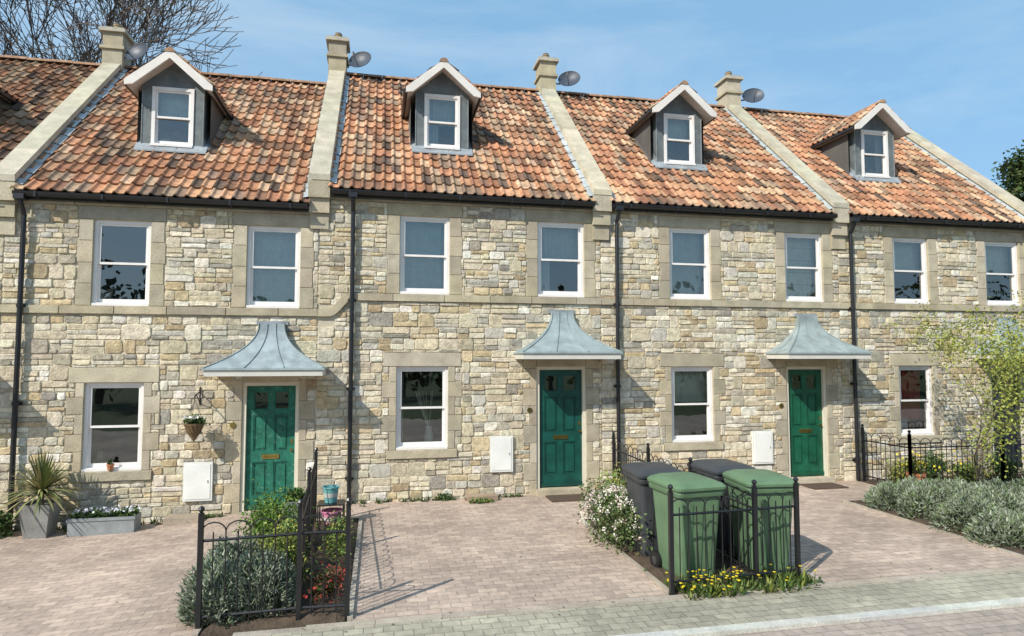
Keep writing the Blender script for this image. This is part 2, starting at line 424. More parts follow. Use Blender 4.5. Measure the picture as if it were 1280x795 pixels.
def dormer(e,xc,z0,inter):
    w=MB();fr=MB();gl=MB();rm=MB();tl=MB()
    yf=1.0; zb=z0+5.9; ze=z0+7.2; za=z0+7.68; hw=.49
    S=(.15,.17,.175)
    x0=xc-.335;x1=xc+.335;wz0=z0+6.13;wz1=z0+7.18
    def fp(a,b,c,d): w.box(a,b,yf,yf+.05,c,d,S)
    fp(xc-hw,x0,zb,ze); fp(x1,xc+hw,zb,ze); fp(x0,x1,zb,wz0); fp(x0,x1,wz1,ze)
    w.add([(xc-hw,yf,ze),(xc+hw,yf,ze),(xc,yf,za+.04)],[(0,1,2)],S)
    for s in (-1,1):
        xx=xc+s*hw
        w.quad((xx,yf+.05,zb),(xx,3.2,zb),(xx,3.2,ze),(xx,yf+.05,ze),S)
        w.tube([(xx,yf,zb),(xx,yf,ze)],.012,6,(.2,.22,.23))
        for q in (.5,1.0): w.tube([(xx+s*.004,yf+q,zb),(xx+s*.004,yf+q,ze)],.009,5,(.2,.22,.23))
    window(fr,gl,rm,x0,x1,wz0,wz1,yf=yf-.02,inter=inter,fw=.055)
    L=(.30,.33,.35)
    def onroof(x,y,off): return (x,y,rz(y,z0)+off)
    w.quad(onroof(xc-hw-.08,yf-.10,.085),onroof(xc+hw+.08,yf-.10,.085),(xc+hw+.08,yf,rz(yf,z0)+.13),(xc-hw-.08,yf,rz(yf,z0)+.13),L)
    w.quad(onroof(xc-hw-.08,yf-.10,.06),onroof(xc+hw+.08,yf-.10,.06),onroof(xc+hw+.08,yf-.10,.085),onroof(xc-hw-.08,yf-.10,.085),L)
    w.box(xc-hw-.004,xc+hw+.004,yf-.008,yf-.001,rz(yf,z0)+.05,min(wz0-.012,rz(yf,z0)+.15),L)
    for s in (-1,1):
        a=xc+s*(hw+.002); b=xc+s*(hw+.10)
        w.quad(onroof(a,yf-.05,.09),onroof(b,yf-.05,.075),onroof(b,2.2,.075),onroof(a,2.2,.09),L)
        w.quad(onroof(a+s*.004,yf,.08),onroof(a+s*.004,2.2,.08),onroof(a+s*.004,2.2,.2),onroof(a+s*.004,yf,.2),L)
    ex=.66; slope=.84; zee=za-slope*ex
    y0=.72;y1=3.1
    for s in (-1,1):
        vs=[(xc,y0+.03,za-.05),(xc+s*ex,y0+.03,zee-.05),(xc+s*ex,y1,zee-.05),(xc,y1,za-.05),
            (xc,y0+.03,za+.03),(xc+s*ex,y0+.03,zee+.03),(xc+s*ex,y1,zee+.03),(xc,y1,za+.03)]
        w.add(vs,[(0,1,2,3),(4,5,6,7),(0,1,5,4),(1,2,6,5)],(.62,.55,.5),1)
        w.tube([(xc+s*(ex+.035),y0+.05,zee-.01),(xc+s*(ex+.035),y1-.8,zee-.01)],.04,8,(.02,.02,.022),2)
        th=.125
        v=[(xc,y0,za+.07),(xc+s*(ex+.03),y0,zee+.07-slope*.03),(xc+s*(ex+.03),y0,zee-.05),(xc+s*(ex-.1),y0,zee-.05+.02),(xc,y0,za+.07-th*1.25)]
        v2=[(x,y+.035,z) for x,y,z in v]
        n=5
        w.add(v+v2,[(0,1,2,3,4),(9,8,7,6,5)]+[(i,(i+1)%n,(i+1)%n+n,i+n) for i in range(n)],(.74,.69,.63),1)
        Ls=math.hypot(ex,slope*ex)
        if s==-1: tiles(tl,(xc-ex-.02,y1,zee+.03),(0,-1,0),(ex,0,slope*ex),y1-y0-.02,Ls,.165,.30)
        else: tiles(tl,(xc+ex+.02,y0+.02,zee+.03),(0,1,0),(-ex,0,slope*ex),y1-y0-.02,Ls,.165,.30)
    yy=y0-.01
    while yy<2.9:
        c=vary((.40,.25,.16),.15)
        vs=[];
        for y in (yy,min(yy+.38,3.0)):
            for k in range(7):
                t=math.pi*k/6; vs.append((xc+.085*math.cos(t),y,za+.02+.075*math.sin(t)))
        tl.add(vs,[(i,i+1,i+8,i+7) for i in range(6)]+[(0,1,2,3,4,5,6)],c); yy+=.39
    w.build('dormer_walls',[m_lead,m_white,m_black],e); fr.build('dormer_window_frame',[m_white],e)
    gl.build('dormer_glass',[m_glass],e); rm.build('dormer_room',[m_dark,m_fab],e); tl.build('dormer_tiles',[m_tile],e)

P=[-10.2,-5.5,-.98,3.874,8.737,13.35]
DG=(.02,.12,.07)
houses=[
 dict(z=-.27,up=[(-9.0,-8.2),(-6.8,-6.0)],gw=(-9.05,-8.2),gwz=(.49,1.83),dr=(-6.85,-6.0),drz=(-.2,1.85),dc=-7.2,dcol=DG,ui=['net','curtain'],gi='curtain',di='net'),
 dict(z=-.27,up=[(-4.305,-3.50),(-2.085,-1.27)],gw=(-4.35,-3.53),gwz=(.52,1.855),dr=(-2.1,-1.245),drz=(-.175,1.84),dc=-3.54,dcol=(.018,.145,.095),ui=['dark','net'],gi='dark',mb=(-2.92,-2.50,.03,.62),di='half'),
 dict(z=0,up=[(.33,1.165),(2.715,3.565)],gw=(.295,1.15),gwz=(.71,2.085),dr=(2.69,3.585),drz=(-.02,2.075),dc=1.12,dcol=(.006,.075,.058),ui=['net','lcurtain'],gi='vase',mb=(1.865,2.26,.30,.90),di='lcurtain'),
 dict(z=0,up=[(5.21,6.03),(7.585,8.40)],gw=(5.21,6.04),gwz=(.70,2.065),dr=(7.55,8.41),drz=(-.02,2.06),dc=5.94,dcol=(.010,.105,.055),ui=['net','blind'],gi='half',mb=(6.79,7.2,.27,.87),di='half'),
 dict(z=0,up=[(9.995,10.82),(12.21,13.06)],gw=(10.04,10.82),gwz=(.70,2.065),dr=(12.2,13.05),drz=(-.02,2.06),dc=10.55,dcol=(.03,.035,.05),ui=['half','half'],gi='red',di='curtain'),
]
for i,H in enumerate(houses):
    z0=H['z']; xa=P[i];xb=P[i+1]
    e=empty('stone_house',((xa+xb)/2,0,0))
    st=MB();wl=MB();fr=MB();gl=MB();rm=MB();dr=MB();rf=MB();cn=MB();gt=MB();pp=MB()
    zt=z0+4.93; zb=-.45
    ops=[]
    uz=(z0+3.30,z0+4.63)
    for a,b in H['up']: ops.append((a,b,uz[0],uz[1]))
    ops.append((H['gw'][0],H['gw'][1],H['gwz'][0],H['gwz'][1]))
    ops.append((H['dr'][0],H['dr'][1],H['drz'][0],H['drz'][1]))
    xs=sorted(set([xa,xb]+[o[k] for o in ops for k in (0,1)])); zs=sorted(set([zb,zt]+[o[k] for o in ops for k in (2,3)]))
    for a,b in zip(xs,xs[1:]):
        for c,d in zip(zs,zs[1:]):
            cx=(a+b)/2;cz=(c+d)/2
            if any(o[0]<cx<o[1] and o[2]<cz<o[3] for o in ops): continue
            wl.quad((a,0,c),(b,0,c),(b,0,d),(a,0,d))
    for (a,b,c,d) in ops:
        for q in (((a,0,c),(a,.16,c),(a,.16,d),(a,0,d)),((b,0,c),(b,.16,c),(b,.16,d),(b,0,d)),((a,0,d),(b,0,d),(b,.16,d),(a,.16,d)),((a,0,c),(b,0,c),(b,.16,c),(a,.16,c))):
            wl.quad(*q,mi=1,col=ASH)
    for xx in ((xa+.02) if i else xa,xb-.02):
        wl.add([(xx,.02,zb),(xx,2*YR,zb),(xx,2*YR,zt),(xx,YR,rz(YR,z0)),(xx,.02,zt)],[(0,1,2,3,4)])
    wl.quad((xa,2*YR,zb),(xb,2*YR,zb),(xb,2*YR,zt),(xa,2*YR,zt))
    ex=list(ops); A=[]
    def addash(a,b,c,d,prot=.016):
        ex.append((a,b,c,d)); A.append((a,b,c,d,prot))
    for a,b in H['up']:
        addash(a-.22,b+.22,uz[1],z0+4.84)
        c=uz[0];k=0; hs=[.34,.32,.34,.33]
        for h in hs:
            wd=.22 if k%2==0 else .2
            addash(a-wd,a,c,min(c+h,uz[1])); addash(b,b+wd,c,min(c+h,uz[1])); c+=h;k+=1
    a,b=H['gw'];c,d=H['gwz']
    addash(a-.22,b+.22,d,d+.235,.022); addash(a-.16,b+.16,c-.145,c,.05)
    zz=c;k=0
    while zz<d-.01:
        h=min(.3 if k%2==0 else .26,d-zz); 
        if d-zz-h<.08: h=d-zz
        wd=.12 if k%2==0 else .24
        addash(a-wd,a,zz,zz+h); addash(b,b+wd,zz,zz+h); zz+=h;k+=1
    a,b=H['dr'];c,d=H['drz']
    zz=c-.2;k=0
    while zz<d+.0:
        h=.34 if k%2==0 else .3
        h=min(h,d+.14-zz)
        wd=.12 if k%2==0 else .24
        addash(a-wd,a,zz,zz+h); addash(b,b+wd,zz,zz+h); zz+=h;k+=1
    addash(a,b,d,d+.14)
    st.box(a-.02,b+.02,-.14,.12,c-.2,c-.005,ash(),1)
    addash(xa,xb,z0+4.84,z0+4.93,.035)
    s0,s1=z0+3.17,z0+3.297
    sx=xa
    if i==2: sx=-.43
    ex.append((sx,xb,s0,s1))
    x=sx
    while x<xb-.01:
        w=R.uniform(.6,.9)
        if xb-x-w<.3: w=xb-x
        stone(st,x,x+w,s0,s1,ash(),False,.002,.055); x+=w
    if i==2:
        n=26; pts=[]
        for k in range(n+1):
            t=k/n; X=-.98+.55*t; zz=2.965+.27*sstep((t-.32)/.62); pts.append((X,zz))
        vs=[];fs=[]
        for k,(X,zz) in enumerate(pts):
            k0=max(0,k-1);k1=min(n,k+1); tx=pts[k1][0]-pts[k0][0]; tz=pts[k1][1]-pts[k0][1]; l=math.hypot(tx,tz); nx=-tz/l;nz=tx/l
            for (o,yy) in ((-.064,0),(-.06,-.056),(.06,-.056),(.064,0)): vs.append((X+nx*o,yy,zz+nz*o))
        for k in range(n):
            for q in range(3): fs.append((4*k+q,4*k+q+1,4*k+q+5,4*k+q+4))
        st.add(vs,fs,ASH,1)
        for k in range(n): ex.append((pts[k][0],pts[k+1][0],min(pts[k][1],pts[k+1][1])-.05,pts[k][1]+.05))
    if 'mb' in H:
        a,b,c,d=H['mb']; mbx=MB()
        mbx.box(a,b,-.06,.0,c,d,(.76,.76,.71)); mbx.box(a+.03,b-.03,-.068,-.061,c+.03,d-.03,(.80,.80,.75))
        mbx.box(b-.07,b-.055,-.074,-.069,(c+d)/2-.02,(c+d)/2+.02,(.3,.3,.3))
        mbx.build('meter_box',[m_white],e); ex.append((a,b,c,d))
        # name plaque beside the door
        st.lathe((0,0,0),[(0,0),(0,0)],3) if False else None
    for (a,b,c,d,p) in A: 
        if b-a>.9 and d-c<.25 and (c>z0+4.8):
            x=a
            while x<b-.01:
                w=R.uniform(.7,1.1)
                if b-x-w<.4: w=b-x
                stone(st,x,x+w,c,d,ash(),False,.002,p); x+=w
        else: stone(st,a,b,c,d,ash(),False,.003,p)
    nA=len(st.f); st.m=[1]*nA
    rubble(st,xa,xb,zb+.05,z0+4.84,ex)
    st.build('stonework',[m_stone,m_ash],e); wl.build('wall_core',[m_mortar,m_ash],e)
    for (a,b),t in zip(H['up'],H['ui']): window(fr,gl,rm,a,b,uz[0],uz[1],inter=t)
    window(fr,gl,rm,*H['gw'],*H['gwz'],inter=H['gi'])
    door((fr,gl,rm,dr),*H['dr'],*H['drz'],H['dcol'])
    # small brass number plate on the stone by the door
    a=H['dr'][0]-.13; zc=H['drz'][0]+1.35; dr.tube([(a,-.018,zc),(a,-.03,zc)],.045,14,(.8,.8,.8),1)
    fr.build('window_frames',[m_white],e);gl.build('window_glass',[m_glass],e);rm.build('rooms',[m_dark,m_fab],e);dr.build('front_door',[m_door_old if i==1 else m_door,m_brass],e)
    canopy(cn,(H['dr'][0]+H['dr'][1])/2,z0+(.02 if i==1 else 0)); cn.build('door_canopy',[m_lead,m_white],e)
    ra=xa+.14;rb=xb-.14
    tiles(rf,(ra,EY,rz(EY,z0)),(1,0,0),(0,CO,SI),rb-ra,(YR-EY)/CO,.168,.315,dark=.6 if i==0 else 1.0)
    rf.quad((ra,EY+.03,rz(EY,z0)-.02),(rb,EY+.03,rz(EY,z0)-.02),(rb,YR,rz(YR,z0)-.04),(ra,YR,rz(YR,z0)-.04),(.2,.12,.08))
    rf.quad((ra,2*YR-EY,rz(EY,z0)),(rb,2*YR-EY,rz(EY,z0)),(rb,YR,rz(YR,z0)),(ra,YR,rz(YR,z0)),(.4,.2,.12))
    x=ra
    while x<rb-.05:
        w=min(.42,rb-x); c=vary((.36,.22,.14),.2); vs=[]
        zr=rz(YR,z0)+R.uniform(-.006,.006)
        for X in (x+.003,x+w-.003):
            for k in range(9):
                t=math.pi*k/8; vs.append((X,YR+.12*math.cos(t),zr+.0+.085*math.sin(t)))
        rf.add(vs,[(k,k+1,k+10,k+9) for k in range(8)],c); x+=w
    rf.build('roof_tiles',[m_tile],e)
    fl=MB()
    for (xx,s) in ((xa+.14,1),(xb-.14,-1)):
        y=EY+.05
        while y<YR-.1:
            yb=min(y+.26,YR-.05); o=.062+R.uniform(0,.008)
            w=.12+R.uniform(-.01,.02)
            fl.quad((xx+s*.0,y,rz(y,z0)+o+.03),(xx+s*w,y,rz(y,z0)+o),(xx+s*w,yb+.01,rz(yb,z0)+o-.008),(xx,yb+.01,rz(yb,z0)+o+.025),vary((.42,.46,.47),.12))
            y=yb
    fl.build('lead_flashing',[m_lead],e)
    K=(.018,.018,.02); zg=z0+4.965; yg=-.20
    vs=[];gx0=xa+.19;gx1=xb-.17
    for X in (gx0,gx1):
        for k in range(9):
            t=math.pi+math.pi*k/8; vs.append((X,yg+.062*math.cos(t),zg+.07*math.sin(t)))
        for k in range(9):
            t=2*math.pi-math.pi*k/8; vs.append((X,yg+.055*math.cos(t),zg+.0005+.062*math.sin(t)))
    gt.add(vs,[(k,(k+1)%18,(k+1)%18+18,k+18) for k in range(18)]+[tuple(range(18)),tuple(range(35,17,-1))],K)
    x=gx0+.3
    while x<gx1:
        gt.box(x-.015,x+.015,yg-.068,-.03,zg-.076,zg-.0,K); x+=.9
    gt.box(gx0,gx1,-.12,-.04,zg-.09,zg+.02,(.03,.03,.03))
    px={0:-9.9,1:-5.22,2:-.44,3:4.157,4:8.976}[i]; pr=.036
    ztop=z0+4.9
    gt.tube([(px,yg,ztop),(px,yg,ztop-.08),(px,-.085,ztop-.26),(px,-.085,ztop-.4),(px,-.085,gz(px)+.02)],pr,10,K)
    z=gz(px)+.4
    while z<ztop-.4:
        gt.tube([(px,-.085,z-.03),(px,-.085,z+.03)],pr+.01,10,K); gt.box(px-.065,px+.065,-.06,-.005,z-.02,z+.02,K); z+=1.45
    gt.box(px-.07,px+.07,yg-.07,yg+.07,zg-.12,zg-.04,K)
    gt.build('gutter_and_downpipe',[m_black],e)
    parapet(pp,xa,z0)
    if i==4: parapet(pp,xb,z0)
    chimney(pp,xa,z0)
    pp.build('parapet_and_chimney',[m_ash],e)
    dormer(e,H['dc'],z0,H['di'])
    if i==0: continue
    ds=MB(); zr=rz(YR,z0)
    c=Vector((xa+.50,YR-.30,zr+.27)); n=Vector((-.35,-.8,.35)).normalized()
    a=n.cross(Vector((0,0,1))).normalized(); b=a.cross(n)
    vs=[c-n*.05];fs=[];rg=5;sg=28
    for r in range(1,rg+1):
        q=r/rg
        for k in range(sg):
            t=2*math.pi*k/sg; vs.append(c+(a*math.cos(t)+b*math.sin(t)*.9)*.26*q+n*(.07*q*q-.05))
    for k in range(sg): fs.append((0,1+k,1+(k+1)%sg))
    for r in range(rg-1):
        for k in range(sg):
            o=1+r*sg; fs.append((o+k,o+sg+k,o+sg+(k+1)%sg,o+(k+1)%sg))
    G=(.06,.075,.10)
    ds.add(vs,fs,G)
    rim=[c+(a*math.cos(2*math.pi*k/sg)+b*math.sin(2*math.pi*k/sg)*.9)*.26+n*.02 for k in range(sg+1)]
    ds.tube(rim,.008,5,G)
    ds.tube([c-b*.2,c-b*.18+n*.3],.009,6,G); ds.tube([c-b*.18+n*.27,c-b*.11+n*.34],.022,8,(.2,.2,.2))
    ds.tube([c-n*.05,c-n*.12,Vector((xa+.30,YR-.1,zr+.22)),Vector((xa+.19,YR-.1,zr+.22))],.018,6,G)
    ds.build('satellite_dish',[m_plastic])

# ------------------------------------------------------------ ground
def sheet(name,x0,x1,y0,y1,dz,m):
    mb=MB(); xs=sorted(set([x0,x1]+[k*.25 for k in range(-18,1) if x0<k*.25<x1]))
    vs=[];fs=[]
    for x in xs: vs+=[(x,y0,gz(x)+dz),(x,y1,gz(x)+dz)]
    for i in range(len(xs)-1): fs.append((2*i,2*i+2,2*i+3,2*i+1))
    mb.add(vs,fs); return mb.build(name,[m])
m_grass=mat('rough_grass',(.07,.09,.04),.95,2,.3,30,.3,.5,20)
m_drive=brickmat('brick_pavers',(.54,.42,.335),(.40,.305,.25),(.28,.24,.195),.205,.105)
m_pave=brickmat('pavement_setts',(.46,.42,.32),(.36,.33,.255),(.22,.2,.16),.17,.12)
m_road=brickmat('road_pavers',(.46,.375,.31),(.38,.31,.265),(.25,.22,.19),.205,.105)
sheet('ground',-400,400,-400,700,-.06,m_grass)
FY=-4.78
sheet('driveway',-11,-1.55,FY,.05,.0,m_drive)
sheet('driveway',-.2,2.86,FY,.05,.0,m_drive)
sheet('driveway',4.62,7.45,FY,.05,.0,m_drive)
sheet('garden_path',2.86,4.62,-1.75,.05,.0,m_drive)
sheet('garden_path',7.45,9.0,-1.5,.05,.0,m_drive)
sheet('garden_path',-1.55,-.2,-1.0,.05,.0,m_drive)
sheet('pavement',-30,40,-5.55,FY-.1,-.001,m_pave)
sheet('road',-60,80,-13.5,-5.66,-.02,m_road)
eb=MB(); x=-12.0
while x<14:
    eb.box(x+.002,x+.598,FY-.1,FY,gz(x+.3)-.08,gz(x+.3)+.004+R.uniform(0,.003),vary((.43,.37,.30),.08))
    x+=.6
eb.build('edging_stones',[m_ash])
def bed(x0,x1,y0,y1):
    mb=MB(); nx=max(3,int((x1-x0)/.15)); ny=max(3,int((y1-y0)/.15)); vs=[];fs=[]
    for i in range(nx+1):
        for j in range(ny+1):
            x=x0+(x1-x0)*i/nx;y=y0+(y1-y0)*j/ny
            ed=1 if 0<i<nx and 0<j<ny else 0
            vs.append((x,y,gz(x)-.03+ed*(.05+R.uniform(0,.04))))
    for i in range(nx):
        for j in range(ny):
            a=i*(ny+1)+j; fs.append((a,a+ny+1,a+ny+2,a+1))
    mb.add(vs,fs); mb.build('flower_bed',[m_soil])
    eg=MB(); 
    for (a,b) in ((x0,y0),(x1-.05,y0)):
        y=y0+.05
        while y<y1-.01:
            yy=min(y+.5,y1-.05); eg.box(a,a+.05,y+.003,yy-.003,gz(a)-.05,gz(a)+.03,vary((.42,.365,.30),.1)); y+=.5
            if yy>=y1-.06: break
    eg.build('bed_edging',[m_ash])
bed(-1.55,-.2,FY,-1.0); bed(2.86,4.62,FY,-1.75); bed(7.45,13.5,FY,-1.5)
bd=MB(); bd.quad((9.0,-1.5,-.11),(13.5,-1.5,-.11),(13.5,.05,-.11),(9.0,.05,-.11)); bd.build('flower_bed',[m_soil])
kb=MB(); x=-20
while x<40:
    kb.box(x+.003,x+.9-.003,-5.665,-5.55,gz(x+.45)-.15,gz(x+.45)+.012,vary((.58,.56,.50),.06)); x+=.9
kb.build('kerb',[m_ash])

# ------------------------------------------------------------ railings
BK=(.014,.014,.016)
def fence_run(mb,a,b,posts=None,h=.95):
    a=Vector((a[0],a[1],0));b=Vector((b[0],b[1],0)); L=(b-a).length; d=(b-a)/L
    n=max(2,round(L/.105)); n+=n%2
    def pt(s,z): 
        p=a+d*s; return (p.x,p.y,gz(p.x)+z)
    sp=L/n
    for i in range(1,n):
        mb.tube([pt(i*sp,.06),pt(i*sp,h-.10)],.0065,5,BK)
    for i in range(0,n-1,2):
        s0=i*sp
        arc=[pt(s0+sp-(sp)*math.cos(math.pi*k/8),h-.10+.085*math.sin(math.pi*k/8)) for k in range(9)]
        mb.tube(arc,.0065,5,BK)
    mb.tube([pt(0,.12),pt(L,.12)],.013,4,BK); mb.tube([pt(0,h-.17),pt(L,h-.17)],.013,4,BK)
    for s in (posts or [0,L]):
        x,y,_=pt(s,0); g=gz(x); q=.021
        mb.box(x-q,x+q,y-q,y+q,g-.1,g+h+.06,BK)
        mb.lathe((x,y,g+h+.06),[(.0,0),(.026,.004),(.026,.015),(.012,.022),(.02,.032),(.03,.05),(.02,.07),(0,.08)],8,BK)
f=MB(); fence_run(f,(-1.53,-4.6),(-.68,-4.66)); fence_run(f,(-.68,-4.66),(-.245,-4.70),[.43]); fence_run(f,(-.70,-4.6),(-.86,-1.2),[1.7,3.4]); f.build('metal_railing',[m_black])
f=MB(); fence_run(f,(2.9,-4.75),(3.87,-4.70)); fence_run(f,(3.87,-4.70),(4.39,-4.66),[.52]); fence_run(f,(3.88,-4.65),(4.0,-.15),[1.45,2.85,4.4]); f.build('metal_railing',[m_black])
f=MB(); fence_run(f,(9.05,-.15),(9.1,-1.2)); fence_run(f,(9.1,-1.2),(11.0,-1.25)); fence_run(f,(11.0,-1.25),(13.2,-1.3)); f.build('metal_railing',[m_black])

# ------------------------------------------------------------ wheelie bins
def wbin(x,y,col,rot):
    mb=MB(); g=gz(x)
    def rr(hw,hd,r,yo=0):
        out=[]
        for (cx,cy,t0) in ((hw-r,hd-r,0),(-hw+r,hd-r,90),(-hw+r,-hd+r,180),(hw-r,-hd+r,270)):
            for k in range(4):
                t=math.radians(t0+k*30); out.append((cx+r*math.cos(t),cy+r*math.sin(t)+yo))
        return out
    def loft(levels,col):
        n=16; vs=[];fs=[]
        for (hw,hd,r,z,yo) in levels:
            vs+=[(a,b,z) for a,b in rr(hw,hd,r,yo)]
        for i in range(len(levels)-1):
            for k in range(n): fs.append((i*n+k,i*n+(k+1)%n,(i+1)*n+(k+1)%n,(i+1)*n+k))
        fs.append(tuple(range(n-1,-1,-1))); fs.append(tuple((len(levels)-1)*n+k for k in range(n)))
        mb.add(vs,fs,col)
    loft([(.20,.22,.04,.02,0),(.215,.235,.05,.06,0),(.255,.30,.05,.86,0),(.262,.31,.05,.90,0)],col)
    loft([(.285,.335,.06,.90,0),(.29,.34,.06,.93,0),(.285,.335,.06,.965,0)],tuple(k*.9 for k in col))
    loft([(.30,.355,.06,.968,-.005),(.302,.358,.06,.995,-.005),(.285,.335,.07,1.02,0),(.22,.25,.08,1.05,.02),(.12,.12,.08,1.062,.03)],tuple(k*1.05 for k in col))
    for s in (-.12,0,.12):
        vs=[(s-.018,-.242,.12),(s+.018,-.242,.12),(s+.022,-.301,.82),(s-.022,-.301,.82)]
        vs+=[(p[0],p[1]-.008,p[2]) for p in vs]
        mb.add(vs,[(4,5,6,7),(0,4,7,3),(1,5,6,2),(0,1,5,4),(3,2,6,7)],tuple(k*.95 for k in col))
    mb.tube([(-.24,.37,.98),(.24,.37,.98)],.018,8,col)
    for s in (-.22,0,.22): mb.box(s-.02,s+.02,.33,.38,.93,1.0,col)
    for s in (-1,1):
        c=Vector((s*.235,.24,.10)); mb.tube([c-Vector((.025,0,0)),c+Vector((.025,0,0))],.1,18,(.015,.015,.015)); mb.tube([c-Vector((.028,0,0)),c+Vector((.028,0,0))],.05,12,(.06,.06,.06))
    mb.box(-.1,.1,-.352,-.345,.975,.99,(.5,.5,.5))
    o=mb.build('wheelie_bin',[m_plastic],loc=(x,y,g+.0)); o.rotation_euler=(0,0,math.radians(rot))
GRN=(.12,.20,.11); DK=(.05,.055,.06)
wbin(3.33,-4.22,GRN,5); wbin(3.28,-3.48,DK,-4); wbin(4.25,-4.2,GRN,-6); wbin(4.22,-3.42,DK,3)

# ------------------------------------------------------------ vegetation
def leaf(mb,p,s,col,asp=.5,up=0.0):
    d=Vector((R.gauss(0,1),R.gauss(0,1),R.gauss(0,1)+up)).normalized()
    a=d.cross(Vector((R.gauss(0,1),R.gauss(0,1),R.gauss(0,1)))).normalized()
    p=Vector(p); h=d*s; w=a*s*asp*.5
    mb.add([p-h*.5,p+w,p+h*.5,p-w],[(0,1,2,3)],col)
def clump(mb,c,r,n,s,pal,k=14,asp=.55,floor=None,sig=.28):
    subs=[]
    for _ in range(k):
        while True:
            q=Vector((R.uniform(-1,1),R.uniform(-1,1),R.uniform(-1,1)))
            if q.length<1: break
        q=q*(.45/max(q.length,.3))**.3
        subs.append((q,R.uniform(.65,1.25)))
    for _ in range(n):
        q,br=R.choice(subs)
        d=Vector((R.gauss(0,sig),R.gauss(0,sig),R.gauss(0,sig)))
        w=q*.8+d
        p=(c[0]+w.x*r[0],c[1]+w.y*r[1],c[2]+w.z*r[2])
        if floor is not None and p[2]<floor: p=(p[0],p[1],floor+R.uniform(0,.05))
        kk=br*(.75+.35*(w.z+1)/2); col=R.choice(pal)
        leaf(mb,p,s*R.uniform(.6,1.3),tuple(x*kk*R.uniform(.85,1.15) for x in col),asp)
G1=[(.07,.12,.03),(.09,.15,.04),(.05,.09,.025)]
GY=[(.22,.25,.05),(.17,.22,.05),(.27,.28,.06)]
LAV=[(.29,.33,.24),(.23,.28,.19),(.36,.39,.30),(.18,.23,.13)]
def blades(mb,c,r,h,n,pal,lean=.5,w=.008,curve=0.0):
    for _ in range(n):
        t=R.uniform(0,2*math.pi); q=math.sqrt(R.random())
        bx=c[0]+r[0]*q*math.cos(t); by=c[1]+r[1]*q*math.sin(t)
        hh=h*R.uniform(.6,1.1)*(1-.45*q*q); l=lean*q*R.uniform(.5,1.3)
        d=Vector((math.cos(t)*l,math.sin(t)*l,1)).normalized()+Vector((R.gauss(0,.12),R.gauss(0,.12),0))
        b=Vector((bx,by,c[2])); s=Vector((-math.sin(t+R.uniform(-1,1)),math.cos(t+R.uniform(-1,1)),0)).normalized()*w
        tip=b+d*hh; mid=b+d*hh*.5
        k=R.uniform(.7,1.2); col=tuple(x*k for x in R.choice(pal))
        mb.add([b-s,b+s,mid+s,tip,mid-s],[(0,1,2,3,4)],col)
def mound(mb,c,r,h,n,pal,s=.035):
    ph=(R.uniform(0,6.28),R.uniform(0,6.28))
    for _ in range(n):
        t=R.uniform(0,6.283); z=R.random()**.8; q=math.sqrt(max(0,1-z*z))
        k=1+.13*math.sin(3*t+ph[0])+.1*math.sin(5*t+z*6+ph[1])
        d=R.uniform(.78,1.0)
        p=Vector((c[0]+r[0]*q*math.cos(t)*k*d,c[1]+r[1]*q*math.sin(t)*k*d,c[2]+h*z*k*d))
        nrm=Vector((math.cos(t)*q,math.sin(t)*q,z+.5)).normalized()
        dd=(nrm+Vector((R.gauss(0,.45),R.gauss(0,.45),R.gauss(0,.35)))).normalized()
        a=dd.orthogonal().normalized(); a.rotate(Matrix.Rotation(R.uniform(0,6.28),3,dd))
        L=s*R.uniform(.7,1.5); w=a*L*.18
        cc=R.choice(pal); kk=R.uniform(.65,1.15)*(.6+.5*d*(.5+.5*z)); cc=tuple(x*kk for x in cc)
        mb.add([p-w,p+w,p+dd*L+w*.4,p+dd*L-w*.4],[(0,1,2,3)],cc)

v=MB()
for (cx,cy,rr_,h) in ((-1.42,-4.3,.32,.48),(-1.05,-4.3,.32,.50),(-1.45,-3.75,.32,.5)):
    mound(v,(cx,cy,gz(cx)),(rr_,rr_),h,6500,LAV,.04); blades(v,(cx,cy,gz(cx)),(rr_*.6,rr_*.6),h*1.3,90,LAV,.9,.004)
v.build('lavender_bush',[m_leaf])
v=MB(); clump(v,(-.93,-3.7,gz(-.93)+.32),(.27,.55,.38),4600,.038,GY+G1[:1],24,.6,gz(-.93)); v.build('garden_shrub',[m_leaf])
v=MB(); clump(v,(-1.2,-2.6,gz(-1.2)+.34),(.36,.6,.40),4600,.042,[(.12,.20,.03),(.15,.24,.04),(.08,.14,.03)],20,.5,gz(-1.2)); v.build('garden_shrub',[m_leaf])
v=MB(); clump(v,(-.48,-4.0,gz(-.5)+.10),(.18,.5,.14),1100,.04,[(.07,.12,.03),(.22,.06,.04),(.16,.09,.05)],16,.6,gz(-.5)); clump(v,(-.45,-2.6,gz(-.5)+.15),(.2,.9,.2),1600,.04,G1+GY,18,.6,gz(-.5))
for _ in range(60): leaf(v,(R.uniform(-.65,-.28),R.uniform(-4.6,-3.4),gz(-.5)+R.uniform(.05,.2)),.035,(.5,.06,.04),.9)
v.build('garden_plants',[m_leaf])
v=MB(); cl=(2.98,-2.95,gz(3)+.34)
clump(v,cl,(.38,.75,.38),5200,.048,[(.12,.17,.06),(.15,.19,.07),(.08,.12,.04)],24,.6,gz(3))
for _ in range(190):
    d=Vector((R.gauss(0,1),R.gauss(0,1),abs(R.gauss(0,1)))).normalized(); p=Vector((cl[0]+d.x*.36,cl[1]+d.y*.72,cl[2]-.1+d.z*.44))
    c=R.choice([(.75,.70,.6),(.72,.58,.5),(.6,.58,.48)])
    for _ in range(14): leaf(v,p+Vector((R.gauss(0,.022),R.gauss(0,.022),R.gauss(0,.022))),.026,c,.9)
v.build('flowering_shrub',[m_leaf])
v=MB()
